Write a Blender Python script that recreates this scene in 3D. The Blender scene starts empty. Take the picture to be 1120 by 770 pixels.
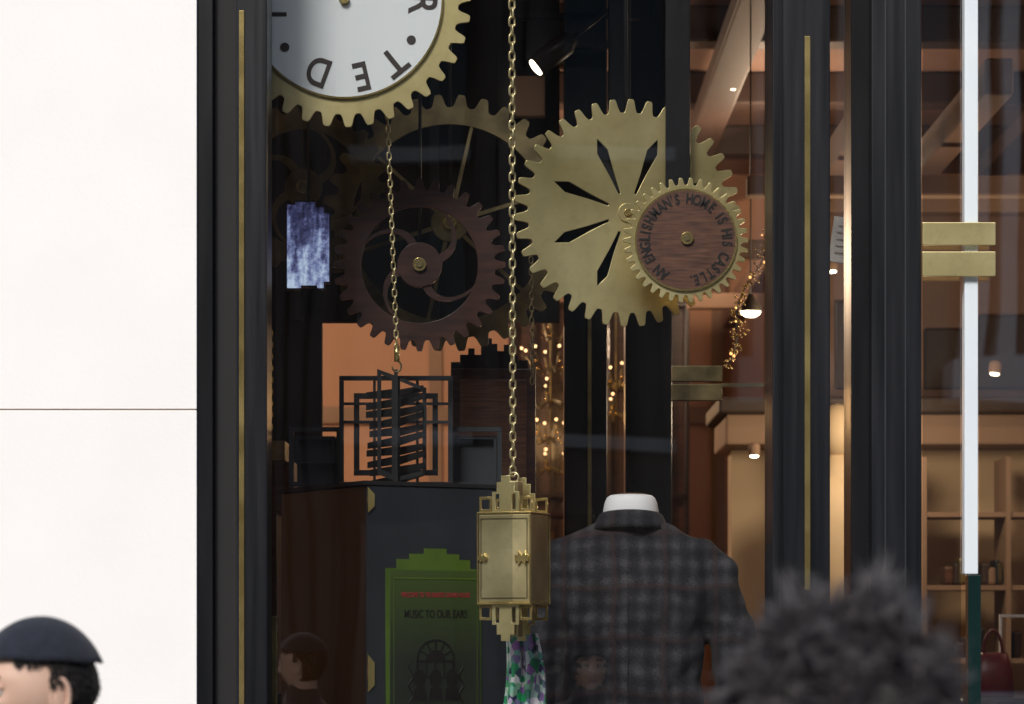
import bpy, bmesh, math, random
import numpy as np
from mathutils import Vector, Matrix, noise
random.seed(7); rng=np.random.default_rng(7)
scene=bpy.context.scene
COL=scene.collection
# survey scale: the street camera stands 8 m from the shop front, 1.7 m above the pavement
F=3200.0; EYE=1.7
def X(px,D): return (px-560.0)*D/F
def Z(py,D): return EYE+(700.0-py)*D/F
def Y(D): return D-8.0

# ------------------------------------------------------------------ materials
def nt(m): return m.node_tree.nodes, m.node_tree.links
def mat(name,c,rough=0.5,metal=0.0,c2=None,scale=6.0,stretch=(1,1,1),bump=0.0,bscale=None,spec=0.5,rvar=0.0,detail=5.0,coat=0.0,sheen=0.0,grad=None,tarnish=None):
    m=bpy.data.materials.new(name); m.use_nodes=True; N,L=nt(m)
    b=N['Principled BSDF']
    b.inputs['Roughness'].default_value=rough; b.inputs['Metallic'].default_value=metal
    b.inputs['Specular IOR Level'].default_value=spec
    b.inputs['Coat Weight'].default_value=coat
    b.inputs['Sheen Weight'].default_value=sheen
    if c2 is None: c2=tuple(v*0.82 for v in c)
    tc=N.new('ShaderNodeTexCoord'); mp=N.new('ShaderNodeMapping'); mp.inputs['Scale'].default_value=stretch
    L.new(tc.outputs['Object'],mp.inputs['Vector'])
    n=N.new('ShaderNodeTexNoise'); n.inputs['Scale'].default_value=scale; n.inputs['Detail'].default_value=detail
    L.new(mp.outputs[0],n.inputs['Vector'])
    r=N.new('ShaderNodeValToRGB'); r.color_ramp.elements[0].position=0.32; r.color_ramp.elements[1].position=0.68
    r.color_ramp.elements[0].color=(*c2,1); r.color_ramp.elements[1].color=(*c,1)
    L.new(n.outputs['Fac'],r.inputs['Fac']); L.new(r.outputs[0],b.inputs['Base Color'])
    if tarnish:
        n4=N.new('ShaderNodeTexNoise'); n4.inputs['Scale'].default_value=30; n4.inputs['Detail'].default_value=8; n4.inputs['Roughness'].default_value=0.7; L.new(mp.outputs[0],n4.inputs['Vector'])
        r4=N.new('ShaderNodeValToRGB'); r4.color_ramp.elements[0].position=0.50; r4.color_ramp.elements[1].position=0.80
        r4.color_ramp.elements[0].color=(0,0,0,1); r4.color_ramp.elements[1].color=(0.35,0.35,0.35,1); L.new(n4.outputs['Fac'],r4.inputs['Fac'])
        mx=N.new('ShaderNodeMix'); mx.data_type='RGBA'; L.new(r4.outputs[0],mx.inputs['Factor']); L.new(r.outputs[0],mx.inputs['A']); mx.inputs['B'].default_value=(*tarnish,1)
        L.new(mx.outputs['Result'],b.inputs['Base Color'])
    if grad:  # vertical gradient that paints a glow into the colour (z0,z1,colour at z1)
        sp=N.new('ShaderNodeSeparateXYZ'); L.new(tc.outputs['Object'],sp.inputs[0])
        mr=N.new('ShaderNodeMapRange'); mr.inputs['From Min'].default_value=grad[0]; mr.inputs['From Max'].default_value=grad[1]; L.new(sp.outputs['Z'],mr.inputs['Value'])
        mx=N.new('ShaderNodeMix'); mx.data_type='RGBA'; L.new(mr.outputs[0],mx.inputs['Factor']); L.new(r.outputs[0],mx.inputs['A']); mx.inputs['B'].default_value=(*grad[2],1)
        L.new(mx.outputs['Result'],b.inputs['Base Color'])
    if rvar:
        mr=N.new('ShaderNodeMapRange'); mr.inputs['To Min'].default_value=max(0.02,rough-rvar); mr.inputs['To Max'].default_value=rough+rvar
        L.new(n.outputs['Fac'],mr.inputs['Value']); L.new(mr.outputs[0],b.inputs['Roughness'])
    if bump:
        n2=N.new('ShaderNodeTexNoise'); n2.inputs['Scale'].default_value=bscale or scale*6; n2.inputs['Detail'].default_value=6
        L.new(mp.outputs[0],n2.inputs['Vector'])
        bp=N.new('ShaderNodeBump'); bp.inputs['Strength'].default_value=bump; bp.inputs['Distance'].default_value=0.004
        L.new(n2.outputs['Fac'],bp.inputs['Height']); L.new(bp.outputs[0],b.inputs['Normal'])
    return m
def emis(name,c,s):
    m=bpy.data.materials.new(name); m.use_nodes=True; N,L=nt(m)
    b=N['Principled BSDF']; b.inputs['Base Color'].default_value=(*c,1)
    b.inputs['Emission Color'].default_value=(*c,1); b.inputs['Emission Strength'].default_value=s
    m.cycles.emission_sampling='NONE'
    return m
M={}
M['stone']=mat('white_limestone',(0.90,0.895,0.89),0.8,c2=(0.87,0.86,0.85),scale=2.5,bump=0.15,bscale=90)
M['joint']=mat('mortar',(0.42,0.32,0.25),0.9)
M['black']=mat('black_painted_steel',(0.007,0.007,0.009),0.30,c2=(0.004,0.005,0.006),scale=3,stretch=(6,6,0.6),rvar=0.08)
M['slate']=mat('slate_painted_steel',(0.009,0.010,0.014),0.34,c2=(0.004,0.005,0.007),scale=5,stretch=(9,9,0.35),rvar=0.1,bump=0.04,bscale=40)
M['matte']=mat('matte_black_board',(0.007,0.007,0.008),0.75)
M['brass']=mat('brushed_brass',(0.84,0.73,0.38),0.33,0.88,c2=(0.62,0.51,0.22),scale=2.6,bump=0.12,bscale=14,rvar=0.12,tarnish=(0.40,0.31,0.13))
M['brass_dim']=mat('satin_brass',(0.56,0.49,0.27),0.38,0.8,c2=(0.36,0.30,0.15),scale=6,bump=0.06,bscale=30,rvar=0.1,tarnish=(0.20,0.16,0.07))
M['brass_edge']=mat('polished_brass',(0.74,0.58,0.24),0.22,0.85,c2=(0.50,0.38,0.14),scale=9,rvar=0.08)
M['brass_old']=mat('aged_brass',(0.24,0.19,0.09),0.4,0.6,c2=(0.08,0.06,0.03),scale=10,rvar=0.1)
M['chain']=mat('chain_brass',(0.80,0.70,0.40),0.28,0.75,c2=(0.55,0.45,0.22),scale=40)
M['wood_dk']=mat('dark_walnut',(0.062,0.024,0.016),0.34,c2=(0.022,0.009,0.007),scale=7,stretch=(1,1,9),bump=0.06,coat=0.15)
M['wood_md']=mat('walnut_disc',(0.17,0.075,0.043),0.42,c2=(0.060,0.025,0.016),scale=11,stretch=(1.2,1,14),bump=0.08)
M['wood_cab']=mat('mahogany_cabinet',(0.022,0.009,0.006),0.30,c2=(0.008,0.004,0.0035),scale=5,stretch=(9,9,0.5),coat=0.3)
M['dial']=mat('enamel_dial',(0.82,0.85,0.85),0.30,c2=(0.78,0.82,0.82),scale=3)
M['ink']=mat('dark_letters',(0.008,0.006,0.005),0.5)
M['letter']=mat('brown_cut_letters',(0.030,0.018,0.013),0.5)
M['slatebox']=mat('slate_board',(0.026,0.030,0.037),0.45,c2=(0.015,0.018,0.022),scale=4)
M['green']=mat('green_lacquer',(0.105,0.175,0.016),0.45,c2=(0.065,0.115,0.012),scale=5)
M['olive']=mat('olive_painted_glow',(0.022,0.027,0.017),0.5,c2=(0.016,0.020,0.014),scale=4,grad=(Z(725,8.6)-0.6,Z(608,8.6)-0.6,(0.058,0.098,0.014)))  # green glow on the poster's upper part painted into the panel colour
M['red']=mat('red_print',(0.45,0.02,0.04),0.5)
M['leather_red']=mat('crimson_leather',(0.12,0.008,0.012),0.4)
M['shirt']=mat('white_cotton',(0.82,0.82,0.83),0.85,c2=(0.78,0.78,0.80),scale=20)
M['tan']=mat('tan_wall',(0.40,0.27,0.19),0.75,c2=(0.30,0.19,0.13),scale=1.5,bump=0.05)
M['peach']=mat('peach_wall',(0.66,0.38,0.25),0.7,c2=(0.54,0.30,0.19),scale=1.2)
M['ceil']=mat('brown_ceiling',(0.30,0.19,0.145),0.7,c2=(0.18,0.11,0.085),scale=0.9)
M['beam']=mat('ceiling_beam_paint',(0.06,0.038,0.031),0.6)
M['cream']=mat('cream_plaster',(0.68,0.53,0.35),0.7,c2=(0.54,0.41,0.27),scale=1.6)
M['floor']=mat('oak_floor',(0.16,0.09,0.05),0.4,c2=(0.09,0.05,0.03),scale=4,stretch=(1,8,1))
M['asphalt']=mat('asphalt',(0.055,0.055,0.057),0.85,c2=(0.040,0.040,0.042),scale=12,bump=0.5,bscale=150)
M['pave']=mat('paving_stone',(0.30,0.29,0.27),0.85,c2=(0.22,0.215,0.20),scale=3,bump=0.3,bscale=60)
M['kerb']=mat('granite_kerb',(0.33,0.33,0.33),0.8,c2=(0.25,0.25,0.25),scale=30)
M['paint']=mat('road_paint',(0.75,0.72,0.30),0.7)
M['bldg']=mat('opposite_brick',(0.20,0.15,0.125),0.85,c2=(0.13,0.095,0.08),scale=1.5,bump=0.2,bscale=20)
M['pale']=mat('opposite_pale_stone',(0.72,0.66,0.61),0.85,c2=(0.58,0.52,0.48),scale=1.5,bump=0.2,bscale=20)
M['bglass']=mat('opposite_glass',(0.02,0.025,0.03),0.12)
M['skin']=mat('skin',(0.70,0.47,0.36),0.5,c2=(0.62,0.39,0.29),scale=14)
M['lip']=mat('lips',(0.42,0.17,0.14),0.45)
M['eye']=mat('eye_white',(0.75,0.74,0.72),0.2)
M['iris']=mat('iris',(0.05,0.03,0.02),0.15)
M['hair']=mat('grey_black_hair',(0.115,0.102,0.108),0.32,c2=(0.018,0.015,0.017),scale=30)
M['hair2']=mat('dark_hair',(0.012,0.008,0.007),0.5,c2=(0.007,0.005,0.004),scale=25)
M['cap']=mat('navy_felt',(0.016,0.020,0.034),0.95,c2=(0.009,0.012,0.021),scale=60,bump=0.4,sheen=0.1)
M['coat']=mat('dark_wool',(0.03,0.032,0.04),0.9,scale=30,bump=0.3,sheen=0.2)
M['trouser']=mat('trouser_cloth',(0.035,0.035,0.045),0.9)
M['shoe']=mat('shoe_leather',(0.02,0.015,0.012),0.35)
M['steel']=mat('lit_edge_steel',(0.80,0.87,0.92),0.35,0.1,c2=(0.72,0.80,0.86),scale=4)  # near-white colour stands in for light caught along the door edge
M['greenedge']=mat('green_glass_edge',(0.006,0.022,0.021),0.2)
M['lamp_black']=mat('lamp_housing',(0.012,0.012,0.013),0.4)
M['white_shade']=mat('white_enamel',(0.82,0.78,0.72),0.5)
M['warm']=emis('warm_bulb',(1.0,0.62,0.28),5)
M['warm2']=emis('amber_bulb',(1.0,0.50,0.16),2.5)
M['hot']=emis('spot_lens',(1.0,0.83,0.58),12)
M['gold']=mat('gold_bead',(0.65,0.43,0.12),0.2,1.0,c2=(0.45,0.28,0.05),scale=50)

# thin glass pane: mirror share depends only on the angle of incidence, same from both sides
def glass(name,base,tint):
    g=bpy.data.materials.new(name); g.use_nodes=True; N,L=nt(g); N.clear()
    o=N.new('ShaderNodeOutputMaterial'); mx=N.new('ShaderNodeMixShader'); tr=N.new('ShaderNodeBsdfTransparent'); gl=N.new('ShaderNodeBsdfGlossy')
    lw=N.new('ShaderNodeLayerWeight'); lw.inputs['Blend'].default_value=0.5; gl.inputs['Roughness'].default_value=0.0
    pw=N.new('ShaderNodeMath'); pw.operation='POWER'; pw.inputs[1].default_value=5.0; L.new(lw.outputs['Facing'],pw.inputs[0])
    ma=N.new('ShaderNodeMath'); ma.operation='MULTIPLY_ADD'; ma.inputs[1].default_value=1-base; ma.inputs[2].default_value=base; L.new(pw.outputs[0],ma.inputs[0])
    tr.inputs['Color'].default_value=(*tint,1)
    tc=N.new('ShaderNodeTexCoord'); nz=N.new('ShaderNodeTexNoise'); nz.inputs['Scale'].default_value=1.3; nz.inputs['Detail'].default_value=1; L.new(tc.outputs['Object'],nz.inputs['Vector'])
    bp=N.new('ShaderNodeBump'); bp.inputs['Strength'].default_value=0.2; bp.inputs['Distance'].default_value=0.01; L.new(nz.outputs['Fac'],bp.inputs['Height']); L.new(bp.outputs[0],gl.inputs['Normal'])
    L.new(ma.outputs[0],mx.inputs[0]); L.new(tr.outputs[0],mx.inputs[1]); L.new(gl.outputs[0],mx.inputs[2]); L.new(mx.outputs[0],o.inputs[0])
    return g
M['glass']=glass('window_glass',0.15,(0.93,0.95,0.96))
M['glass_coated']=glass('coated_door_glass',0.34,(0.80,0.80,0.80))

# tweed check
def tweed():
    m=bpy.data.materials.new('check_tweed'); m.use_nodes=True; N,L=nt(m); b=N['Principled BSDF']
    b.inputs['Roughness'].default_value=0.92; b.inputs['Sheen Weight'].default_value=0.04; b.inputs['Specular IOR Level'].default_value=0.2
    tc=N.new('ShaderNodeTexCoord'); 
    n=N.new('ShaderNodeTexNoise'); n.inputs['Scale'].default_value=5; L.new(tc.outputs['Object'],n.inputs['Vector'])
    ma=N.new('ShaderNodeVectorMath'); ma.operation='SCALE'; ma.inputs['Scale'].default_value=0.05; L.new(n.outputs['Color'],ma.inputs[0])
    ad=N.new('ShaderNodeVectorMath'); ad.operation='ADD'; L.new(tc.outputs['Object'],ad.inputs[0]); L.new(ma.outputs[0],ad.inputs[1])
    sp=N.new('ShaderNodeSeparateXYZ'); L.new(ad.outputs[0],sp.inputs[0])
    def M_(op,a,bv=None,c=None):
        q=N.new('ShaderNodeMath'); q.operation=op
        for i,v in enumerate((a,bv,c)):
            if v is None: continue
            if isinstance(v,(int,float)): q.inputs[i].default_value=v
            else: L.new(v,q.inputs[i])
        return q.outputs[0]
    def band(src,period,phase=0.0,pw=1.0):
        s=M_('MULTIPLY_ADD',src,2*math.pi/period,phase); s=M_('SINE',s); s=M_('MULTIPLY_ADD',s,0.5,0.5); return M_('POWER',s,pw)
    x=sp.outputs['X']; z=sp.outputs['Z']
    big=M_('MULTIPLY',M_('ADD',band(x,0.050,0,1.0),band(z,0.054,0.5,1.0)),0.5)
    wide=M_('MULTIPLY',M_('ADD',band(x,0.15,0.6,1.0),band(z,0.16,0.2,1.0)),0.5)
    v=M_('ADD',M_('MULTIPLY',big,0.46),M_('MULTIPLY',wide,0.18))
    n2=N.new('ShaderNodeTexNoise'); n2.inputs['Scale'].default_value=200; L.new(tc.outputs['Object'],n2.inputs['Vector'])
    n3=N.new('ShaderNodeTexNoise'); n3.inputs['Scale'].default_value=22; n3.inputs['Detail'].default_value=4; L.new(tc.outputs['Object'],n3.inputs['Vector'])
    v=M_('ADD',v,M_('MULTIPLY_ADD',n2.outputs['Fac'],0.70,-0.22))
    v=M_('ADD',v,M_('MULTIPLY_ADD',n3.outputs['Fac'],0.45,-0.18))
    r=N.new('ShaderNodeValToRGB'); e=r.color_ramp.elements
    e[0].position=0.12; e[0].color=(0.009,0.009,0.012,1); e[1].position=1.0; e[1].color=(0.088,0.086,0.092,1)
    k=r.color_ramp.elements.new(0.52); k.color=(0.026,0.026,0.031,1)
    L.new(v,r.inputs['Fac'])
    ln=M_('MAXIMUM',band(x,0.15,2.4,40),band(z,0.16,1.9,40))
    mx=N.new('ShaderNodeMix'); mx.data_type='RGBA'; L.new(M_('MULTIPLY',ln,0.30),mx.inputs['Factor']); L.new(r.outputs[0],mx.inputs['A']); mx.inputs['B'].default_value=(0.075,0.035,0.030,1)
    L.new(mx.outputs['Result'],b.inputs['Base Color'])
    bp=N.new('ShaderNodeBump'); bp.inputs['Strength'].default_value=0.4; bp.inputs['Distance'].default_value=0.002; L.new(n2.outputs['Fac'],bp.inputs['Height']); L.new(bp.outputs[0],b.inputs['Normal'])
    return m
M['tweed']=tweed()
def multi(name,stops,scale,dist=1.0,em=0.0,rough=0.6,typ='noise',stretch=(1,1,1)):
    m=bpy.data.materials.new(name); m.use_nodes=True; N,L=nt(m); b=N['Principled BSDF']; b.inputs['Roughness'].default_value=rough
    tc=N.new('ShaderNodeTexCoord'); mp=N.new('ShaderNodeMapping'); mp.inputs['Scale'].default_value=stretch; L.new(tc.outputs['Object'],mp.inputs['Vector'])
    n=N.new('ShaderNodeTexVoronoi'); n.inputs['Scale'].default_value=scale; s=N.new('ShaderNodeSeparateColor'); L.new(n.outputs['Color'],s.inputs[0]); out=s.outputs[0]
    L.new(mp.outputs[0],n.inputs['Vector'])
    r=N.new('ShaderNodeValToRGB'); r.color_ramp.interpolation='LINEAR'
    while len(r.color_ramp.elements)<len(stops): r.color_ramp.elements.new(0.5)
    for e,(p,c) in zip(r.color_ramp.elements,stops): e.position=p; e.color=(*c,1)
    L.new(out,r.inputs['Fac']); L.new(r.outputs[0],b.inputs['Base Color'])
    return m
def screen():
    m=bpy.data.materials.new('lcd_picture'); m.use_nodes=True; N,L=nt(m); b=N['Principled BSDF']; b.inputs['Roughness'].default_value=0.25; b.inputs['Base Color'].default_value=(0.01,0.01,0.015,1)
    tc=N.new('ShaderNodeTexCoord')
    mp=N.new('ShaderNodeMapping'); mp.inputs['Scale'].default_value=(1,1,0.22); L.new(tc.outputs['Object'],mp.inputs['Vector'])
    t=N.new('ShaderNodeTexNoise'); t.inputs['Scale'].default_value=45; t.inputs['Detail'].default_value=2; L.new(mp.outputs[0],t.inputs['Vector'])
    f=N.new('ShaderNodeTexNoise'); f.inputs['Scale'].default_value=30; f.inputs['Detail'].default_value=8; f.inputs['Roughness'].default_value=0.75; L.new(tc.outputs['Object'],f.inputs['Vector'])
    sp=N.new('ShaderNodeSeparateXYZ'); L.new(tc.outputs['Object'],sp.inputs[0])
    mr=N.new('ShaderNodeMapRange'); mr.inputs['From Min'].default_value=0.12; mr.inputs['From Max'].default_value=-0.12; mr.inputs['To Min'].default_value=-0.10; mr.inputs['To Max'].default_value=0.14; L.new(sp.outputs['Z'],mr.inputs['Value'])
    a=N.new('ShaderNodeMath'); a.operation='MULTIPLY_ADD'; a.inputs[1].default_value=0.45; L.new(t.outputs['Fac'],a.inputs[0]); L.new(mr.outputs[0],a.inputs[2])
    c=N.new('ShaderNodeMath'); c.operation='MULTIPLY_ADD'; c.inputs[1].default_value=0.62; L.new(f.outputs['Fac'],c.inputs[0]); L.new(a.outputs[0],c.inputs[2])
    r=N.new('ShaderNodeValToRGB'); e=r.color_ramp.elements; e[0].position=0.40; e[0].color=(0.008,0.010,0.03,1); e[1].position=0.72; e[1].color=(0.66,0.80,1.0,1)
    k=e.new(0.51); k.color=(0.065,0.07,0.17,1); k=e.new(0.60); k.color=(0.26,0.31,0.56,1)
    L.new(c.outputs[0],r.inputs['Fac']); L.new(r.outputs[0],b.inputs['Emission Color']); b.inputs['Emission Strength'].default_value=0.8; m.cycles.emission_sampling='NONE'
    return m
M['screen']=screen()
M['floral']=multi('floral_silk',[(0.05,(0.05,0.02,0.12)),(0.25,(0.02,0.34,0.12)),(0.45,(0.75,0.77,0.75)),(0.62,(0.30,0.10,0.40)),(0.8,(0.05,0.45,0.28)),(0.95,(0.80,0.75,0.80))],48,rough=0.45,typ='v')

# ------------------------------------------------------------------ builders
def group(name,loc=(0,0,0),rz=0.0,rx=0.0,ry=0.0):
    e=bpy.data.objects.new(name,None); COL.objects.link(e); e.location=loc; e.rotation_euler=(rx,ry,rz); e.empty_display_size=0.1; return e
def mesh(name,v,f,m,parent=None,smooth=False,loc=(0,0,0)):
    me=bpy.data.meshes.new(name); me.from_pydata([tuple(map(float,p)) for p in v],[],f); me.update()
    if isinstance(m,(list,tuple)):
        for a in m: me.materials.append(M[a])
    else: me.materials.append(M[m])
    if smooth: me.polygons.foreach_set('use_smooth',[True]*len(me.polygons))
    ob=bpy.data.objects.new(name,me); COL.objects.link(ob); ob.location=loc
    if parent: ob.parent=parent
    return ob
def bev(ob,w,s=2):
    if w: 
        b=ob.modifiers.new('bevel','BEVEL'); b.width=w; b.segments=s; b.limit_method='ANGLE'
    return ob
BF=[(0,3,2,1),(4,5,6,7),(0,1,5,4),(1,2,6,5),(2,3,7,6),(3,0,4,7)]
def bv(x0,x1,y0,y1,z0,z1): return [(x0,y0,z0),(x1,y0,z0),(x1,y1,z0),(x0,y1,z0),(x0,y0,z1),(x1,y0,z1),(x1,y1,z1),(x0,y1,z1)]
def box(name,x0,x1,y0,y1,z0,z1,m,parent=None,b=0.0):
    return bev(mesh(name,bv(min(x0,x1),max(x0,x1),min(y0,y1),max(y0,y1),min(z0,z1),max(z0,z1)),BF,m,parent),b)
def boxes(name,L,m,parent=None,b=0.0):
    V=[];Fc=[]
    for q in L:
        k=len(V); V+=bv(*q); Fc+=[tuple(i+k for i in f) for f in BF]
    return bev(mesh(name,V,Fc,m,parent),b)
def pbox(name,p0,p1,q0,q1,D,t,m,parent=None,b=0.0):
    """box whose front face stands at distance D, t thick"""
    return box(name,X(p0,D),X(p1,D),Y(D),Y(D)+t,Z(q1,D),Z(q0,D),m,parent,b)
def tmesh(ob,name,m,parent,loc,extra=None):
    dg=bpy.context.evaluated_depsgraph_get(); me=bpy.data.meshes.new_from_object(ob.evaluated_get(dg)); 
    bpy.data.objects.remove(ob,do_unlink=True)
    me.transform(Matrix.Rotation(math.pi/2,4,'X'))
    if extra: me.transform(extra)
    me.materials.clear(); me.materials.append(M[m]); me.name=name
    n=bpy.data.objects.new(name,me); COL.objects.link(n); n.location=loc
    if parent: n.parent=parent
    return n
def plate(name,loops,t,m,parent=None,loc=(0,0,0),bevel=0.0):
    """flat plate in XZ facing -Y, nested loops become holes"""
    cu=bpy.data.curves.new(name,'CURVE'); cu.dimensions='2D'; cu.fill_mode='BOTH'; cu.extrude=t/2; cu.bevel_depth=bevel
    for lp in loops:
        s=cu.splines.new('POLY'); s.points.add(len(lp)-1)
        for p,(x,y) in zip(s.points,lp): p.co=(x,y,0,1)
        s.use_cyclic_u=True
    ob=bpy.data.objects.new('tmp',cu); COL.objects.link(ob)
    return tmesh(ob,name,m,parent,loc)
def text(name,s,size,m,parent=None,loc=(0,0,0),rot=0.0,t=0.001,align='CENTER',sx=1.0,off=0.0):
    cu=bpy.data.curves.new(name,'FONT'); cu.body=s; cu.size=size; cu.extrude=t/2; cu.align_x=align; cu.align_y='CENTER'; cu.offset=off
    ob=bpy.data.objects.new('tmp',cu); COL.objects.link(ob)
    return tmesh(ob,name,m,parent,loc,Matrix.Rotation(-rot,4,'Y')@Matrix.Diagonal((sx,1,1,1)))
def circ(r,n=64,cx=0,cy=0): return [(cx+r*math.cos(2*math.pi*i/n),cy+r*math.sin(2*math.pi*i/n)) for i in range(n)]
def gearloop(ro,rr,n,ph=0.0):
    P=[];p=2*math.pi/n
    for i in range(n):
        a=ph+i*p
        for da,r in ((-0.5,rr),(-0.36,rr+0.04*(ro-rr)),(-0.27,rr+0.3*(ro-rr)),(-0.17,rr+0.85*(ro-rr)),(-0.11,ro),(0.11,ro),(0.17,rr+0.85*(ro-rr)),(0.27,rr+0.3*(ro-rr)),(0.36,rr+0.04*(ro-rr))):
            P.append((r*math.cos(a+da*p),r*math.sin(a+da*p)))
    return P
def disc(name,r,t,m,parent,loc,n=48,bevel=0.001): return plate(name,[circ(r,n)],t,m,parent,loc,bevel)
def tube(V,Fc,pts,rad,ns=6,closed=False):
    pts=[Vector(p) for p in pts]; n=len(pts); base=len(V); prev=None
    for i,p in enumerate(pts):
        if closed: t=(pts[(i+1)%n]-pts[i-1])
        else: t=pts[min(i+1,n-1)]-pts[max(i-1,0)]
        t.normalize()
        if prev is None:
            a=Vector((0,0,1)) if abs(t.z)<0.9 else Vector((1,0,0)); u=t.cross(a).normalized()
        else: u=(prev-t*prev.dot(t)).normalized()
        prev=u; w=t.cross(u); r=rad[i] if hasattr(rad,'__len__') else rad
        for k in range(ns):
            an=2*math.pi*k/ns; V.append(tuple(p+(u*math.cos(an)+w*math.sin(an))*r))
    for i in range(n if closed else n-1):
        j=(i+1)%n
        for k in range(ns):
            Fc.append((base+i*ns+k,base+i*ns+(k+1)%ns,base+j*ns+(k+1)%ns,base+j*ns+k))
    if not closed:
        Fc.append(tuple(base+k for k in range(ns))[::-1]); Fc.append(tuple(base+(n-1)*ns+k for k in range(ns)))
def tubes(name,paths,rad,m,parent=None,ns=8,closed=False,smooth=True):
    V=[];Fc=[]
    for p in paths: tube(V,Fc,p,rad,ns,closed)
    return mesh(name,V,Fc,m,parent,smooth)
def sphere_vf(V,Fc,c,r,nu=10,nv=6,sc=(1,1,1)):
    b=len(V); V.append((c[0],c[1],c[2]+r*sc[2]))
    for j in range(1,nv):
        th=math.pi*j/nv
        for i in range(nu):
            ph=2*math.pi*i/nu; V.append((c[0]+r*sc[0]*math.sin(th)*math.cos(ph),c[1]+r*sc[1]*math.sin(th)*math.sin(ph),c[2]+r*sc[2]*math.cos(th)))
    V.append((c[0],c[1],c[2]-r*sc[2])); e=len(V)-1
    for i in range(nu): Fc.append((b,b+1+i,b+1+(i+1)%nu)); Fc.append((e,b+1+(nv-2)*nu+(i+1)%nu,b+1+(nv-2)*nu+i))
    for j in range(nv-2):
        for i in range(nu):
            Fc.append((b+1+j*nu+i,b+1+(j+1)*nu+i,b+1+(j+1)*nu+(i+1)%nu,b+1+j*nu+(i+1)%nu))
def spheres(name,cs,r,m,parent=None,nu=10,nv=6,sc=(1,1,1)):
    V=[];Fc=[]
    for c in cs: sphere_vf(V,Fc,c[:3],c[3] if len(c)>3 else r,nu,nv,sc)
    return mesh(name,V,Fc,m,parent,True)
def loft(name,rings,m,parent=None,cap=True,smooth=True):
    V=[];Fc=[];n=len(rings[0])
    for r in rings: V+=r
    for j in range(len(rings)-1):
        for i in range(n): Fc.append((j*n+i,j*n+(i+1)%n,(j+1)*n+(i+1)%n,(j+1)*n+i))
    if cap: Fc.append(tuple(range(n))[::-1]); Fc.append(tuple((len(rings)-1)*n+i for i in range(n)))
    return mesh(name,V,Fc,m,parent,smooth)
def ell(cx,cy,z,a,b,n=32,p=2.0,dz=0.0):
    R=[]
    for i in range(n):
        t=2*math.pi*i/n; c,s=math.cos(t),math.sin(t)
        R.append((cx+a*math.copysign(abs(c)**(2/p),c),cy+b*math.copysign(abs(s)**(2/p),s),z+dz*s))
    return R

# ------------------------------------------------------------------ ground & street
box('ground',-60,60,-60,60,-0.30,-0.16,'asphalt')
box('road',-60,60,-14.0,-6.6,-0.155,-0.13,'asphalt')
box('pavement',-60,60,-6.45,-0.06,-0.15,0.0,'pave')
box('kerb',-60,60,-6.6,-6.452,-0.15,0.002,'kerb',b=0.01)
box('pavement.001',-60,60,-19,-14.15,-0.15,0.0,'pave')
box('kerb.001',-60,60,-14.148,-14.0,-0.15,0.002,'kerb',b=0.01)
boxes('road_marking',[(-60,60,-6.95,-6.85,-0.13,-0.126),(-60,60,-7.15,-7.05,-0.13,-0.126)],'paint')
# opposite buildings (seen mirrored in the glass)
ob_=group('brick_office_building',(0,-19,0))
box('wall',-26,1.9,-8,-1.2,-0.15,13.5,'bldg',ob_)
P=[];W=[];S=[]
for i in range(-13,1):
    xx=i*2.0
    P.append((xx-0.34,xx+0.34,-1.2,-0.35,0,11.6))
    for k in range(3): P.append((xx-0.27+k*0.2,xx-0.13+k*0.2,-0.35,-0.27,0.5,11.2))
    for j in range(4):
        W.append((xx+0.5,xx+1.5,-1.2,-1.1,0.9+j*2.8,2.9+j*2.8))
        S.append((xx+0.42,xx+1.58,-1.2,-0.95,0.75+j*2.8,0.88+j*2.8))
boxes('pilasters',P,'bldg',ob_); boxes('windows',W,'bglass',ob_); boxes('sills',S,'pale',ob_)
box('cornice',-26.3,1.95,-1.2,0.0,11.6,12.4,'bldg',ob_)
ob2=group('pale_stone_bank_building',(0,-19,0))
box('wall',2.0,26,-8,-1.5,-0.15,13.5,'bglass',ob2)
P=[];W=[]
for i in range(11):
    xx=2.9+i*2.1
    for k in range(5): P.append((xx-0.60+k*0.26,xx-0.45+k*0.26,-1.5,-0.9+0.05*(k%2),4.4,11.4))
    P.append((xx-0.75,xx+0.75,-1.5,-0.7,0,1.198))
    P.append((xx-0.75,xx+0.75,-1.5,-0.7,4.0,4.398))
    for j in range(4): W.append((xx+0.75,xx+1.35,-1.5,-1.4,1.0+j*2.8,3.2+j*2.8))
boxes('fluted_pilasters',P,'pale',ob2); boxes('windows',W,'bglass',ob2)
box('cornice',2.0,26.3,-1.5,-0.3,11.6,12.6,'pale',ob2)

# ------------------------------------------------------------------ shop front
wall=group('white_stone_wall')
Dw=7.94; xr=X(215,Dw)
rows=[-0.0,1.17,Z(448,Dw),3.48,4.63,5.8,7.0]
boxes('stone_blocks',[(-9,xr,Y(Dw),0.5,rows[i]+0.002,rows[i+1]-0.002) for i in range(6)],'stone',wall,0.001)
box('joint_bed',-8.99,xr-0.003,Y(Dw)+0.003,0.49,0.0,6.9,'joint',wall)
hd=group('shopfront_fascia')
box('fascia',xr+0.002,6.0,-0.05,0.45,4.6,7.0,'black',hd)
box('stall_riser',xr+0.002,X(845,8)-0.002,-0.03,0.30,0.0,0.60,'black',hd)
rp=box('stone_pier',X(1230,8),6.0,-0.06,0.45,0.0,4.598,'stone',hd)

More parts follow.
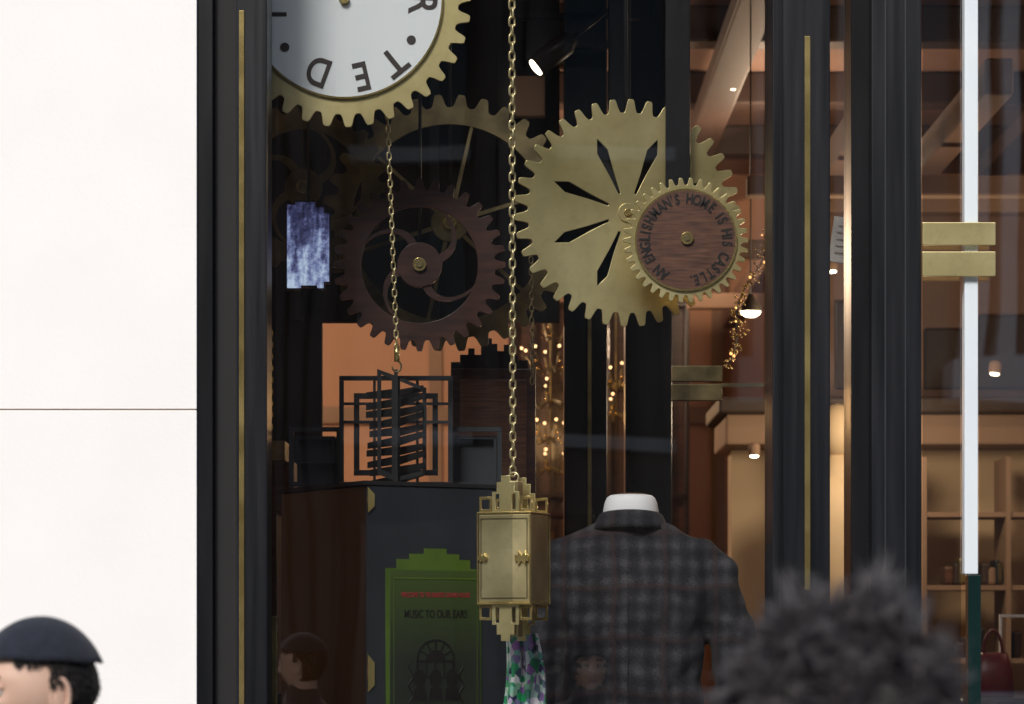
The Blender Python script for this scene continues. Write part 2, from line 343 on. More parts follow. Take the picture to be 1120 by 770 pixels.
fr=group('black_window_frame')
box('outer_jamb',xr+0.002,X(233,7.95),-0.05,0.28,0,4.598,'black',fr,0.003)
box('recess',X(233,7.95)+0.001,X(258,7.95),-0.02,0.28,0.6,4.598,'matte',fr)
box('inner_jamb',X(258,7.95)+0.001,X(292,7.95),-0.045,0.115,0.6,4.598,'slate',fr,0.004)
def strip(px,hw,q0,q1,D,par):
    box('brass_strip',X(px-hw,D),X(px+hw,D),Y(D)-0.006,Y(D)+0.004,Z(q1,D),Z(q0,D),'brass_edge',par,0.001)
strip(264.5,2.8,12,1300,7.955,fr)
fr2=group('black_window_frame')
box('jamb',X(845,7.95),X(908,7.95),-0.05,0.20,0,4.598,'slate',fr2,0.004)
box('bead',X(853,7.94),X(856,7.94),-0.056,-0.051,0,4.598,'black',fr2)
strip(883,3,40,645,7.95,fr2)
fr3=group('black_door_frame')
box('jamb_side',X(931,8.02),X(952,8.02),0.02,0.20,0,4.598,'black',fr3,0.003)
box('jamb',X(953,7.96),X(1008,7.96),-0.04,0.20,0,4.598,'slate',fr3,0.004)
boxes('reflection_stripes',[(X(p,7.95),X(p+1.5,7.95),-0.043,-0.041,0.1,4.5) for p in (968,990)],'slatebox',fr3)  # thin paler strips imitate stripes reflected in the jamb
fr4=group('steel_door_edge')
box('edge',X(1055,7.97),X(1070,7.97),-0.03,0.02,Z(628,7.97),4.598,'steel',fr4,0.003)
box('lower_edge',X(1059,7.97),X(1073,7.97),-0.03,0.02,0,Z(628,7.97)-0.002,'greenedge',fr4,0.002)
def pane(name,x0,x1,y,z0=0.6,z1=4.59,m='glass'): return mesh(name,[(x0,y,z0),(x1,y,z0),(x1,y,z1),(x0,y,z1)],[(0,1,2,3)],m)
pane('window_glass',X(292,8)+0.002,X(845,8)-0.001,0.10)
pane('window_glass.001',X(908,8)+0.002,X(930,8),0.10,0.02)
pane('door_glass',X(1008,8)+0.004,X(1055,8)-0.008,0.01,0.02,m='glass_coated')
pane('door_glass.001',X(1070,8)+0.004,X(1228,8),0.01,0.02,m='glass_coated')
dp=group('brass_door_plate')
D=7.95
for q0,q1 in ((243,268),(275,302)): pbox('plate',1009,1089,q0,q1,D,0.012,'brass',dp,0.002)
dp=group('brass_wall_plate')
for q0,q1 in ((400,417),(420,438)): pbox('plate',735,790,q0,q1,9.6,0.03,'brass_old',dp,0.002)
pbox('rail',790,842,419,423,9.6,0.02,'brass_old',dp)

# ------------------------------------------------------------------ shop interior
rm=group('shop_interior')
RX0,RX1,RY1,RZ=-4.2,5.5,9.6,4.5
box('floor',RX0,RX1,0.31,RY1,-0.1,0.0,'floor',rm)
box('back_wall',RX0,RX1,RY1,RY1+0.2,0,RZ,'peach',rm)
box('side_wall_l',RX0-0.2,RX0,0.5,RY1,0,RZ,'tan',rm)
box('side_wall_r',RX1,RX1+0.2,0.5,RY1,0,RZ,'tan',rm)
box('ceiling',RX0-0.2,RX1+0.2,0.46,RY1+0.2,RZ,RZ+0.2,'ceil',rm)
boxes('beams',[(RX0,RX1,y,y+0.18,RZ-0.16,RZ-0.002) for y in (3.4,4.9,6.4,7.9)]+[(x,x+0.16,0.6,RY1,RZ-0.26,RZ-0.162) for x in (-1.9,0.9,2.55,4.2)],'beam',rm,0.01)
boxes('panelling',[(x,x+0.08,RY1-0.04,RY1-0.002,0.1,RZ-0.3) for x in np.arange(RX0+0.3,RX1,0.85)]+[(RX0,RX1,RY1-0.06,RY1-0.042,zz,zz+0.1) for zz in (1.0,3.0)],'tan',rm)
box('window_plinth',X(292,8),X(842,8),0.31,2.2,0.02,0.60,'matte',rm)
ds=group('dark_timber_screen'); D=16.4
pbox('boards',556,752,330,1400,D,0.06,'wood_dk',ds)
boxes('mullions',[(X(p,D-.05),X(p+5,D-.05),Y(D)-.05,Y(D)-.002,0.02,Z(332,D)) for p in range(560,750,21)]+[(X(556,D-.08),X(752,D-.08),Y(D)-.08,Y(D)-.052,Z(q+5,D),Z(q,D)) for q in (332,420,540,640)],'wood_cab',ds,0.004)
bk=group('cream_partition_wall')
box('wall',X(800,12.5),X(1240,12.5),4.5,4.7,0,Z(492,12.5),'cream',bk)
box('bulkhead',X(792,12.3),X(1240,12.3),4.2,4.9,Z(488,12.3),Z(455,12.3),'tan',bk,0.01)
box('dark_band',X(785,12.2),X(1240,12.2),4.12,4.95,Z(453,12.2),Z(436,12.2),'beam',bk,0.01)
box('upper_wall',X(905,12.6),X(1240,12.6),4.6,4.8,Z(434,12.6),Z(200,12.6),'ceil',bk)
boxes('upper_panels',[(X(p,12.55),X(p+w_,12.55),4.56,4.598,Z(425,12.55),Z(q,12.55)) for p,w_,q in ((915,34,330),(962,34,330),(1012,40,360),(1070,60,345),(1150,40,330))],'beam',bk,0.006)
box('frieze',X(905,12.5),X(1240,12.5),4.5,4.598,Z(232,12.5),Z(200,12.5),'tan',bk,0.01)
sf_=group('sloping_soffit')
boxes('timbers',[(x,x+0.10,2.2,9.4,3.55+0.05*i,3.68+0.05*i) for i,x in enumerate((1.25,1.65))],'ceil',sf_,0.01)
boxes('cross_pieces',[(0.9,2.9,y,y+.08,3.40,3.48) for y in (3.2,5.0,7.0)],'tan',sf_,0.01)
bd=group('black_display_backdrop')
pbox('board',215,352,-480,1000,10.0,0.05,'matte',bd)
pbox('board_top',352.5,612,-480,352,10.0,0.05,'matte',bd)
boxes('battens',[(X(p,9.9),X(p+w,9.9),Y(9.9),Y(9.9)+0.08,Z(350,9.9),4.5) for p,w in ((318,12),(470,10),(545,14))],'slate',bd)
pc=group('black_steel_column')
pbox('shaft',617,664,-500,900,9.8,0.12,'black',pc,0.004); pbox('brass_line',643,647,345,590,9.79,0.008,'brass_old',pc)
pc=group('black_steel_column')
pbox('shaft',684,735,-500,900,10.1,0.14,'black',pc,0.004)
pc=group('black_steel_column')
pbox('shaft',666,690,-500,180,9.5,0.1,'slate',pc,0.004)
hb=group('black_hanging_bracket')
pbox('post',728,755,-450,262,8.44,0.03,'black',hb,0.003)
pbox('shaft_pin',745,757,255,268,8.38,0.055,'brass_edge',hb,0.003)

# ------------------------------------------------------------------ gears
def S_(D): return D/F
D=8.3; s=S_(D); ck=group('gear_clock',(X(377,D),Y(D),Z(1,D)))
plate('gear_ring',[gearloop(138*s,124*s,36,0.03),circ(50*s,48)],0.008,'brass',ck,(0,0,0),0.0008)
plate('white_dial',[circ(106*s,96),circ(6*s,20)],0.006,'dial',ck,(0,-0.012,0),0.0006)
plate('dial_rim',[circ(108*s,96),circ(106*s,96)],0.012,'brass_edge',ck,(0,-0.010,0))
disc('hub',5*s,0.02,'brass_edge',ck,(0,-0.02,0),24)
text('numeral',"T",42*s,'letter',ck,((430-377)*s,-0.0165,(1-68)*s),rot=math.radians(-141),t=0.002,off=0.0018)
for ch,px,py in (("E",396,83),("D",349,78),("R",461,5),("E",455,-38),("K",430,-66)):
    dx,dz=px-377,1-py; a=math.atan2(dz,dx)-math.pi/2
    text('numeral',ch,44*s,'letter',ck,(dx*s,-0.0165,dz*s),rot=a,t=0.002,off=0.0018,sx=0.80)
for px,py in ((312,53),(450,45)): disc('minute_dot',5*s,0.002,'letter',ck,((px-377)*s,-0.0165,(1-py)*s),24,0)
plate('hour_bar',[[(-11*s,-2.2*s),(11*s,-2.2*s),(11*s,2.2*s),(-11*s,2.2*s)]],0.002,'letter',ck,((303-377)*s,-0.0165,(1-17)*s))
tubes('suspension_rod',[[(0,0.02,0),(0,0.02,1.2)]],0.006,'lamp_black',ck)
D=8.5; s=S_(D); bg=group('large_brass_gear',(X(686,D),Y(D),Z(233,D)),rz=math.radians(5))
lp=[gearloop(124*s,109*s,38,0.05)]
for k in range(8):
    a=math.radians(67.5+45*k); pts=[(22,-1.6),(45,-3.2),(72,-6.5),(88,0),(72,6.5),(45,3.2),(22,1.6)]
    lp.append([((r*math.cos(a)-w*math.sin(a))*s,(r*math.sin(a)+w*math.cos(a))*s) for r,w in pts])
plate('gear_plate',lp,0.010,'brass',bg,(0,0,0),0.0008)
disc('hub_washer',10*s,0.004,'brass',bg,(0,-0.008,0)); disc('hub_bolt',4*s,0.010,'brass_edge',bg,(0,-0.012,0),6)
tubes('suspension_rod',[[(-0.0,0.03,0),(-0.0,0.03,1.5)]],0.006,'lamp_black',bg)
plate('backing_disc',[circ(94*s,64)],0.004,'matte',bg,(0,0.05,0))
D=8.36; s=S_(D); sg=group('wood_and_brass_gear',(X(750,D),Y(D),Z(263,D)))
plate('gear_ring',[gearloop(68*s,60*s,38),circ(40*s,48)],0.010,'brass',sg,(0,0,0),0.0008)
disc('walnut_disc',54*s,0.006,'wood_md',sg,(0,-0.010,0),72)
plate('rim',[circ(56*s,72),circ(54*s,72)],0.010,'brass_edge',sg,(0,-0.009,0))
disc('hub',6.5*s,0.012,'brass_edge',sg,(0.003,-0.016,0.004),24); disc('hub_screw',3*s,0.006,'brass_old',sg,(0.003,-0.022,0.004),12)
motto="AN ENGLISHMAN'S HOME IS HIS CASTLE."
wd={'I':0.55,"'":0.4,' ':0.7,'.':0.45,'M':1.25,'N':1.05}
tot=sum(wd.get(c,1.0) for c in motto); a0=math.radians(243); span=math.radians(328); acc=0
for c in motto:
    w=wd.get(c,1.0); a=a0-span*(acc+w/2)/tot; acc+=w
    if c==' ': continue
    r=44.5*s; text('motto_letter',c,16*s,'ink',sg,(r*math.cos(a),-0.0150,r*math.sin(a)),rot=a-math.pi/2,t=0.002,sx=0.70,off=0.0011)
def spoked(name,px,py,D,ro,rr,ri,hub,n,m,curved=True,ns=4,t=0.014,hubm=None,ph=0.3,wid=1.0):
    s=S_(D); G=group(name,(X(px,D),Y(D),Z(py,D)))
    plate('toothed_ring',[gearloop(ro*s,rr*s,n),circ(ri*s,72)],t,m,G,(0,0,0),0.0008)
    disc('hub',hub*s,t+0.006,hubm or m,G,(0,0,0))
    for k in range(ns):
        a=ph+2*math.pi*k/ns; L1=[];L2=[]
        for i in range(11):
            f=i/10; r=(hub*0.8+(ri+2-hub*0.8)*f)*s; aa=a+(0.95*f*f if curved else 0); w=wid*(6.0-1.5*f)*s/max(r,1e-6)
            if curved: w*=1.25
            L1.append((r*math.cos(aa-w/1.6),r*math.sin(aa-w/1.6))); L2.append((r*math.cos(aa+w/1.6),r*math.sin(aa+w/1.6)))
        plate('spoke',[L1+L2[::-1]],t-0.003,m,G,(0,0,0))
    disc('hub_cap',7*s,0.012,'brass_edge',G,(0,-t/2-0.008,0),20); disc('hub_pin',3.4*s,0.008,'brass_old',G,(0,-t/2-0.015,0),12)
    tubes('suspension_rod',[[(0,0.03,0),(0,0.03,1.5)]],0.005,'lamp_black',G)
    return G
spoked('walnut_spoked_gear',459,290,8.62,94,82,64,24,32,'wood_dk',True,4)
spoked('aged_brass_ring_gear',492,244,9.2,140,126,108,20,34,'brass_old',False,6,0.010,wid=0.6)
spoked('aged_brass_ring_gear',332,205,8.85,92,82,64,20,26,'brass_old',True,4,0.010,ph=2.0)

# ------------------------------------------------------------------ chains
def chain(name,p0,p1,ln,wd_,wr,m):
    p0=Vector(p0);p1=Vector(p1);d=p1-p0;pitch=ln-2*wr*2*0.95;n=int(d.length/pitch);V=[];Fc=[];u=d.normalized()
    sx=Vector((1,0,0)); sy=u.cross(sx).normalized(); sx=sy.cross(u)
    for i in range(n):
        c=p0+u*(pitch*(i+0.5)); tw=0.35+(math.pi/2 if i%2 else 0)+random.uniform(-.12,.12); a=sx*math.cos(tw)+sy*math.sin(tw)
        R=wd_/2-wr; H=ln/2-wr-R; pts=[]
        for k in range(6): t=math.pi*k/5; pts.append(c+a*(R*math.cos(t))+u*(H+R*math.sin(t)))
        for k in range(6): t=math.pi+math.pi*k/5; pts.append(c+a*(R*math.cos(t))+u*(-H+R*math.sin(t)))
        tube(V,Fc,pts,wr,6,True)
    return mesh(name,V,Fc,m,None,True)
D=8.2
chain('brass_chain',(X(561,D),Y(D),Z(520,D)),(X(559,D),Y(D),4.55),0.036,0.022,0.0031,'chain')
D=8.4
chain('brass_chain',(X(434,D),Y(D),Z(384,D)),(X(423,D),Y(D),Z(110,D)),0.028,0.016,0.0022,'chain')
D=8.9
chain('brass_chain',(X(582,D),Y(D),Z(420,D)),(X(580,D),Y(D),Z(200,D)),0.026,0.016,0.002,'brass_old')
D=9.2
chain('brass_chain',(X(296,D),Y(D),Z(470,D)),(X(296,D),Y(D),Z(360,D)),0.026,0.016,0.002,'brass_edge')
D=8.4; s=S_(D); x0=X(434,D); z0=Z(384,D)
hk=group('chain_hook'); tubes('shackle',[[(x0,Y(D),z0+0.015),(x0,Y(D),z0-0.03)]],0.008,'brass_edge',hk)
tubes('hook',[[(x0+0.013*math.sin(t),Y(D),z0-0.044+0.016*math.cos(t)) for t in np.linspace(0,math.pi*1.5,14)]],0.0028,'brass_old',hk)

# ------------------------------------------------------------------ hanging brass lantern
D=8.16; s=S_(D); ln=group('hanging_brass_lantern',(X(562,D),Y(D)+0.02,Z(611,D)),rz=math.radians(-21))
w=0.076; hh=48*s
box('body',-w,w,-w,w,-hh,hh,'brass_dim',ln,0.003)
cor=[]
for sx in (-1,1):
    for sy in (-1,1):
        cx,cy=sx*w,sy*w; cor.append((min(cx,cx+sx*0.004),max(cx,cx+sx*0.004),min(cy,cy+sy*0.004),max(cy,cy+sy*0.004),-hh-0.004,hh+0.004))
boxes('corner_posts',cor,'brass_edge',ln,0.001)
boxes('plates',[(-w-0.004,w+0.004,-w-0.004,w+0.004,hh+0.001,hh+0.006),(-w-0.004,w+0.004,-w-0.004,w+0.004,-hh-0.006,-hh-0.001)],'brass_edge',ln,0.001)
def rect(x0,x1,z0,z1): return [(x0,z0),(x1,z0),(x1,z1),(x0,z1)]
def crown(sgn,y,par):
    f=lambda L:[(a,sgn*(hh+0.007+b)) for a,b in L]
    k=w
    plate('deco_centre',[f([(-k*.52,0),(k*.52,0),(k*.52,.055),(k*.34,.055),(k*.34,.082),(k*.17,.082),(k*.17,.10),(-k*.17,.10),(-k*.17,.082),(-k*.34,.082),(-k*.34,.055),(-k*.52,.055)]),
        f(rect(-k*.40,-k*.24,.006,.05)),f(rect(k*.24,k*.40,.006,.05))],0.004,'brass',par,(0,y,0),0.0004)
    for sg_ in (-1,1):
        plate('deco_wing',[f(rect(min(sg_*k*.55,sg_*k*1.02),max(sg_*k*.55,sg_*k*1.02),0,.042)),f(rect(min(sg_*k*.62,sg_*k*.95),max(sg_*k*.62,sg_*k*.95),.007,.035))],0.004,'brass_edge',par,(0,y,0),0.0004)
for sgn in (1,-1):
    crown(sgn,-w*0.82,ln); crown(sgn,w*0.82,ln)
box('neck_block',-.02,.02,-.02,.02,hh+.007,hh+.095,'brass_dim',ln,.003); box('neck_block',-.02,.02,-.02,.02,-hh-.095,-hh-.007,'brass_dim',ln,.003)
def butterfly(sc): return [(0,0.006*sc),(0.012*sc,0.022*sc),(0.012*sc,0.008*sc),(0.022*sc,0.010*sc),(0.022*sc,-0.010*sc),(0.012*sc,-0.008*sc),(0.012*sc,-0.022*sc),(0,-0.006*sc),(-0.012*sc,-0.022*sc),(-0.012*sc,-0.008*sc),(-0.022*sc,-0.010*sc),(-0.022*sc,0.010*sc),(-0.012*sc,0.008*sc),(-0.012*sc,0.022*sc)]
plate('clasp',[butterfly(0.9)],0.008,'brass_edge',ln,(w*0.72,-w-0.004,0.0),0.0005)
plate('clasp',[butterfly(0.6)],0.008,'brass_edge',ln,(-w*0.82,-w-0.004,0.0),0.0005)
boxes('frame_lines',[(-w*0.9,w*0.9,-w-0.003,-w+0.001,z-0.0008,z+0.0008) for z in (-hh*0.9,hh*0.9)]+[(x-0.0008,x+0.0008,-w-0.0035,-w+0.001,-hh*0.9,hh*0.9) for x in (-w*0.9,w*0.9)],'brass_old',ln)
tubes('hanging_ring',[[(0.014*math.cos(t),0,hh+0.105+0.014*math.sin(t)) for t in np.linspace(0,2*math.pi,17)[:-1]]],0.003,'chain',ln,8,True)

# ------------------------------------------------------------------ cabinet with green poster
A=(X(400,8.5),0.5); rz=math.radians(31)
cb=group('display_cabinet',(A[0],A[1],0.60),rz=rz); Hc=Z(531,8.5)-0.60; Wc=0.50; Dc=0.55
box('carcass',0,Wc,0.004,Dc,0.0,Hc,'wood_cab',cb,0.003)
box('slate_face',0.001,Wc-0.001,-0.008,0.003,0.0,Hc-0.001,'slatebox',cb,0.001)
box('top_board',-0.012,Wc+0.012,-0.012,Dc+0.01,Hc+0.001,Hc+0.014,'matte',cb,0.002)
zz=lambda py:Z(py,8.6)-0.60
def ux(px):
    k=(px-560)/F; c,s_=math.cos(rz),math.sin(rz); return (k*(8+A[1])-A[0])/(c-k*s_)
xs=[ux(p) for p in (420,432,446,462,486,500,512,524)]
zt=[zz(q) for q in (622,612,606,600)]
pts=[(xs[0],-0.2+zz(770)),(xs[7],-0.2+zz(770)),(xs[7],zt[0]),(xs[6],zt[0]),(xs[6],zt[1]),(xs[5],zt[1]),(xs[5],zt[2]),(xs[4],zt[2]),(xs[4],zt[3]),(xs[3],zt[3]),(xs[3],zt[2]),(xs[2],zt[2]),(xs[2],zt[1]),(xs[1],zt[1]),(xs[1],zt[0]),(xs[0],zt[0])]
plate('green_poster',[pts],0.004,'green',cb,(0,-0.011,0))
x0,x1=ux(424),ux(522)
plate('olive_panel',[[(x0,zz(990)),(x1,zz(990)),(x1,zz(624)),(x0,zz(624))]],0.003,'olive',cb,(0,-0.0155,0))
plate('panel_line',[[(x0+.010,zz(988)),(x1-.010,zz(988)),(x1-.010,zz(632)),(x0+.010,zz(632))],[(x0+.0115,zz(986)),(x1-.0115,zz(986)),(x1-.0115,zz(633.5)),(x0+.0115,zz(633.5))]],0.001,'green',cb,(0,-0.018,0))
xm=(x0+x1)/2
text('poster_title',"WELCOME TO TED BAKER'S GRAND HOUSE",0.0205,'red',cb,(xm,-0.018,zz(651)),sx=0.57)
text('poster_subtitle',"MUSIC TO OUR EARS",0.034,'ink',cb,(xm,-0.018,zz(672)),sx=0.66,off=0.0002)
zc=zz(723); R=0.065
arch=[(R*math.cos(t),R*math.sin(t)) for t in np.linspace(0,math.pi,25)]+[(-R,-0.05),(R,-0.05)]
holes=[]
for k in range(6):
    a0_,a1_=math.pi*k/6+0.05,math.pi*(k+1)/6-0.05
    holes.append([(R*.90*math.cos(t),R*.90*math.sin(t)) for t in np.linspace(a0_,a1_,6)]+[(R*.5*math.cos(t),R*.5*math.sin(t)) for t in np.linspace(a1_-.02,a0_+.02,5)])
for k in range(4):
    xa=-R*0.9+k*R*0.46; holes.append([(xa,-0.046),(xa+R*0.38,-0.046),(xa+R*0.38,-0.004),(xa,-0.004)])
plate('fan_window_print',[arch]+holes,0.001,'ink',cb,(xm,-0.018,zc))
for dx in (-0.055,0.0,0.055):
    plate('chair_print',[[(0.020*math.cos(t),0.028*math.sin(t)) for t in np.linspace(0,2*math.pi,21)[:-1]]],0.0012,'ink',cb,(xm+dx,-0.0186,zz(742)),0)
    plate('chair_seat_print',[[(-0.022,-0.035),(0.022,-0.035),(0.018,0),(-0.018,0)]],0.0011,'ink',cb,(xm+dx,-0.0196,zz(752)),0)
for sg_ in (-1,1):
    tubes('vine_print',[[(xm+sg_*(0.085+0.008*math.sin(i*0.9)),-0.019,zz(775)+i*0.008) for i in range(18)]],0.0018,'ink',cb,5)
plate('corner_clasp',[[(0,0),(0.022,0.02),(0.022,0.055),(0,0.075)]],0.004,'brass_edge',cb,(0.0,-0.012,Hc-0.08))
plate('corner_clasp',[[(0,0),(0.022,0.02),(0.022,0.085),(0,0.11)]],0.004,'brass_edge',cb,(0.0,-0.012,Z(757,8.5)-0.6))
dk=group('deco_metal_screen')
def rectring(p0,p1,q0,q1,t,D,name='bar'):
    pbox(name,p0,p1,q0,q0+t,D,0.012,'slatebox',dk); pbox(name,p0,p1,q1-t,q1,D,0.012,'slatebox',dk)
    pbox(name,p0,p0+t,q0+t+.3,q1-t-.3,D,0.012,'slatebox',dk); pbox(name,p1-t,p1,q0+t+.3,q1-t-.3,D,0.012,'slatebox',dk)
D=8.80
rectring(371,495,411,532,5,D); rectring(387,479,430,520,6,D+.03); rectring(316,373,467,532,5,D+.05); rectring(322,366,477,506,3,D+.07)
rectring(492,549,467,532,5,D+.05); rectring(498,543,477,532,3,D+.07)
pbox('panel',325,372,478,532,D+.1,0.01,'slatebox',dk); pbox('panel',497,545,478,532,D+.1,0.01,'slatebox',dk)
pbox('bar',371,495,440,443,D+.015,0.01,'slatebox',dk); pbox('bar',371,495,460,463,D+.015,0.01,'slatebox',dk)
pbox('bar',408,411,411,530,D+.015,0.008,'slatebox',dk); pbox('bar',455,458,411,530,D+.015,0.008,'slatebox',dk)
bkx=group('open_book_sculpture'); D=8.62
V=[];Fc=[]
for i in range(10):
    zc_=Z(428+i*10.6,D); h=0.013
    for sd in (-1,1):
        xi=X(433,D); xo=X(433+sd*random.uniform(28,33),D); tilt=(0.022 if sd>0 else -0.014)*(1 if i%2 else 0.6)
        k=len(V)
        y0_,y1_=Y(D),Y(D)+0.05+0.05*(sd>0)
        V+=[(xi,y1_,zc_-h),(xo,y0_,zc_-h+tilt),(xo,y0_,zc_+h*0.4+tilt),(xi,y1_,zc_+h),(xi,y1_+.003,zc_-h),(xo,y0_+.003,zc_-h+tilt),(xo,y0_+.003,zc_+h*0.4+tilt),(xi,y1_+.003,zc_+h)]
        Fc+=[tuple(k+q for q in f) for f in ((0,1,2,3),(7,6,5,4),(0,4,5,1),(1,5,6,2),(2,6,7,3),(3,7,4,0))]
mesh('pages',V,Fc,'matte',bkx)
pbox('spine',431,435,404,530,D-.01,0.02,'matte',bkx)
plate('cover_l',[[(0,0),(-0.055,0.02),(-0.055,-0.29),(0,-0.31)],[(-0.012,-0.01),(-0.043,0.004),(-0.043,-0.275),(-0.012,-0.29)]],0.004,'matte',bkx,(X(433,D),Y(D),Z(411,D)))
plate('cover_r',[[(0,0),(0.09,-0.035),(0.09,-0.29),(0,-0.31)],[(0.012,-0.015),(0.078,-0.042),(0.078,-0.28),(0.012,-0.295)]],0.004,'matte',bkx,(X(433,D),Y(D)+0.012,Z(411,D)))
tc=group('tall_mahogany_case'); D=9.3
pbox('case',493,586,403,900,D,0.35,'wood_dk',tc,0.004)
pbox('inset',503,576,415,530,D-.006,0.006,'wood_md',tc,0.002)
st=[(493,403),(493,396),(503,396),(503,388),(512,388),(512,381),(519,381),(519,388),(526,388),(526,376),(532,376),(532,370),(538,370),(538,376),(544,376),(544,384),(551,384),(551,377),(558,377),(558,388),(566,388),(566,394),(578,394),(578,403)]
plate('skyline_crest',[[(X(a,D)-X(535,D),Z(b,D)-Z(403,D)+0.002) for a,b in st]],0.02,'matte',tc,(X(535,D),Y(D)+0.03,Z(403,D)))
lb=group('stacked_leather_boxes'); D=9.25
pbox('box_a',294,322,505,560,D,0.2,'wood_dk',lb,0.004); pbox('box_b',294,312,482,504,D,0.2,'brass_old',lb,0.003); pbox('box_c',294,303,560,760,D,0.2,'wood_dk',lb,0.004)
lc=group('brass_case_corner'); D=8.35
pbox('plate',294,303,674,770,D,0.02,'brass_edge',lc,0.002)
D=8.75; s=S_(D); sc=group('hanging_video_screen',(X(337,D),Y(D),Z(268,D)))
o=[(-23,-47),(-8,-47),(-8,-44),(10,-44),(10,-47),(17,-47),(17,-40),(23,-40),(23,35),(17,35),(17,41),(8,41),(8,47),(-14,47),(-14,44),(-23,44)]
plate('picture',[[(a*s,b*s) for a,b in o]],0.004,'screen',sc,(0,0,0)); plate('housing',[[(a*s*1.06,b*s*1.04) for a,b in o]],0.03,'lamp_black',sc,(0,0.019,0))
tubes('hanger',[[(0,0.02,0.1),(0,0.02,1.6)]],0.005,'lamp_black',sc)
D=8.3; V=[];Fc=[];nu,nv=26,34
for j in range(nv):
    f=j/(nv-1); zq=Z(694,D)-f*0.42
    for i in range(nu):
        g_=i/(nu-1); wv=0.046+0.03*f; xx=X(571,D)+(g_-0.5)*2*wv+0.01*math.sin(f*5)
        V.append((xx,Y(D)+0.05+0.014*math.sin(g_*17+f*3)+0.006*math.sin(g_*31),zq+0.006*math.sin(g_*9)))
for j in range(nv-1):
    for i in range(nu-1): Fc.append((j*nu+i,j*nu+i+1,(j+1)*nu+i+1,(j+1)*nu+i))
sf=mesh('floral_scarf',V,Fc,'floral',None,True); so=sf.modifiers.new('s','SOLIDIFY'); so.thickness=0.003

# ------------------------------------------------------------------ mannequin
D=8.75; s=S_(D); mn=group('mannequin_in_check_jacket',(X(690,D),Y(D),Z(571,D)),rz=math.radians(-6))
tor=[(-0.80,.225,.135,2.4),(-0.62,.220,.135,2.4),(-0.47,.210,.128,2.4),(-0.33,.222,.135,2.4),(-0.20,.238,.135,2.5),(-0.12,.248,.120,2.6),(-0.080,.240,.105,2.5),(-0.050,.200,.095,2.3),(-0.024,.150,.088,2.2),(-0.004,.104,.080,2.1),(0.012,.080,.070,2.0)]
jk=loft('jacket',[ell(0,0.01*(z>-.3),z,a,b,40,p) for z,a,b,p in tor],'tweed',mn)
V=[tuple(v.co) for v in jk.data.vertices]; Fc=[tuple(p.vertices) for p in jk.data.polygons]
def arm(sg_,pts,rad):
    tube(V,Fc,[(sg_*a,b,c) for a,b,c in pts],rad,18)
arm(1,[(0.150,0.0,-0.080),(0.210,0.0,-0.104),(0.256,0.0,-0.165),(0.286,0.0,-0.28),(0.312,0.01,-0.38),(0.312,0.035,-0.48),(0.288,0.07,-0.58),(0.270,0.09,-0.66)],[0.048,0.060,0.066,0.068,0.068,0.062,0.054,0.050])
arm(-1,[(0.150,0.0,-0.080),(0.205,0.0,-0.104),(0.240,0.0,-0.165),(0.258,0.0,-0.28),(0.268,0.0,-0.38),(0.274,0.02,-0.50),(0.272,0.05,-0.62),(0.27,0.06,-0.68)],[0.048,0.060,0.062,0.062,0.060,0.056,0.051,0.048])
me=bpy.data.meshes.new('jacket'); me.from_pydata(V,[],Fc); me.materials.append(M['tweed']); jk.data=me
r=jk.modifiers.new('r','REMESH'); r.mode='VOXEL'; r.voxel_size=0.009; r.use_smooth_shade=True
sm=jk.modifiers.new('s','SMOOTH'); sm.iterations=5; sm.factor=0.6
tx=bpy.data.textures.new('folds','CLOUDS'); tx.noise_scale=0.10; tx.noise_depth=1
dm=jk.modifiers.new('d','DISPLACE'); dm.texture=tx; dm.strength=0.038; dm.mid_level=0.5; dm.texture_coords='LOCAL'
def band(name,m,prof,par,n=48,dzf=0.0,cy=0.0):
    V=[];Fc=[];k=len(prof)
    for i in range(n):
        t=2*math.pi*i/n
        for (rx,ry,z) in prof:
            V.append((rx*math.cos(t),cy+ry*math.sin(t),z+dzf*math.sin(t)))
    for i in range(n):
        for j in range(k): Fc.append((i*k+j,((i+1)%n)*k+j,((i+1)%n)*k+(j+1)%k,i*k+(j+1)%k))
    return mesh(name,V,Fc,m,par,True)
band('jacket_collar','tweed',[(.118,.102,-.030),(.106,.092,-.004),(.096,.084,.018),(.090,.077,.023),(.085,.072,.019),(.090,.078,-.02)],mn,dzf=-0.012)
band('shirt_collar','shirt',[(.084,.071,-.01),(.083,.070,.034),(.079,.067,.056),(.072,.060,.072),(.064,.052,.078),(.060,.050,.074),(.066,.055,.0)],mn,dzf=-0.004)
loft('neck_cap',[ell(0,0,z,a,a*0.82,32) for z,a in ((0.0,.060),(.072,.060),(.082,.050),(.087,.030),(.088,.01))],'wood_md',mn)
tubes('back_seam',[[(0.0,-0.139+0.004*abs(z+0.3),z) for z in np.linspace(-0.06,-0.78,12)]],0.0008,'ink',mn,5)
tubes('stand_pole',[[(0,0,-0.78),(0,0,0.60-Z(571,D)+0.02)]],0.015,'brass_edge',mn,12)
disc_=loft('stand_base',[ell(0,0,0.60-Z(571,D)+z,a,a,40) for z,a in ((0.002,.17),(.012,.17),(.02,.15),(.03,.03))],'brass_edge',mn)
loft('trousers',[ell(0,0.0,z,a,b,32,2.3) for z,a,b in ((-1.02,.15,.12),(-.9,.19,.13),(-.76,.19,.12))],'trouser',mn)

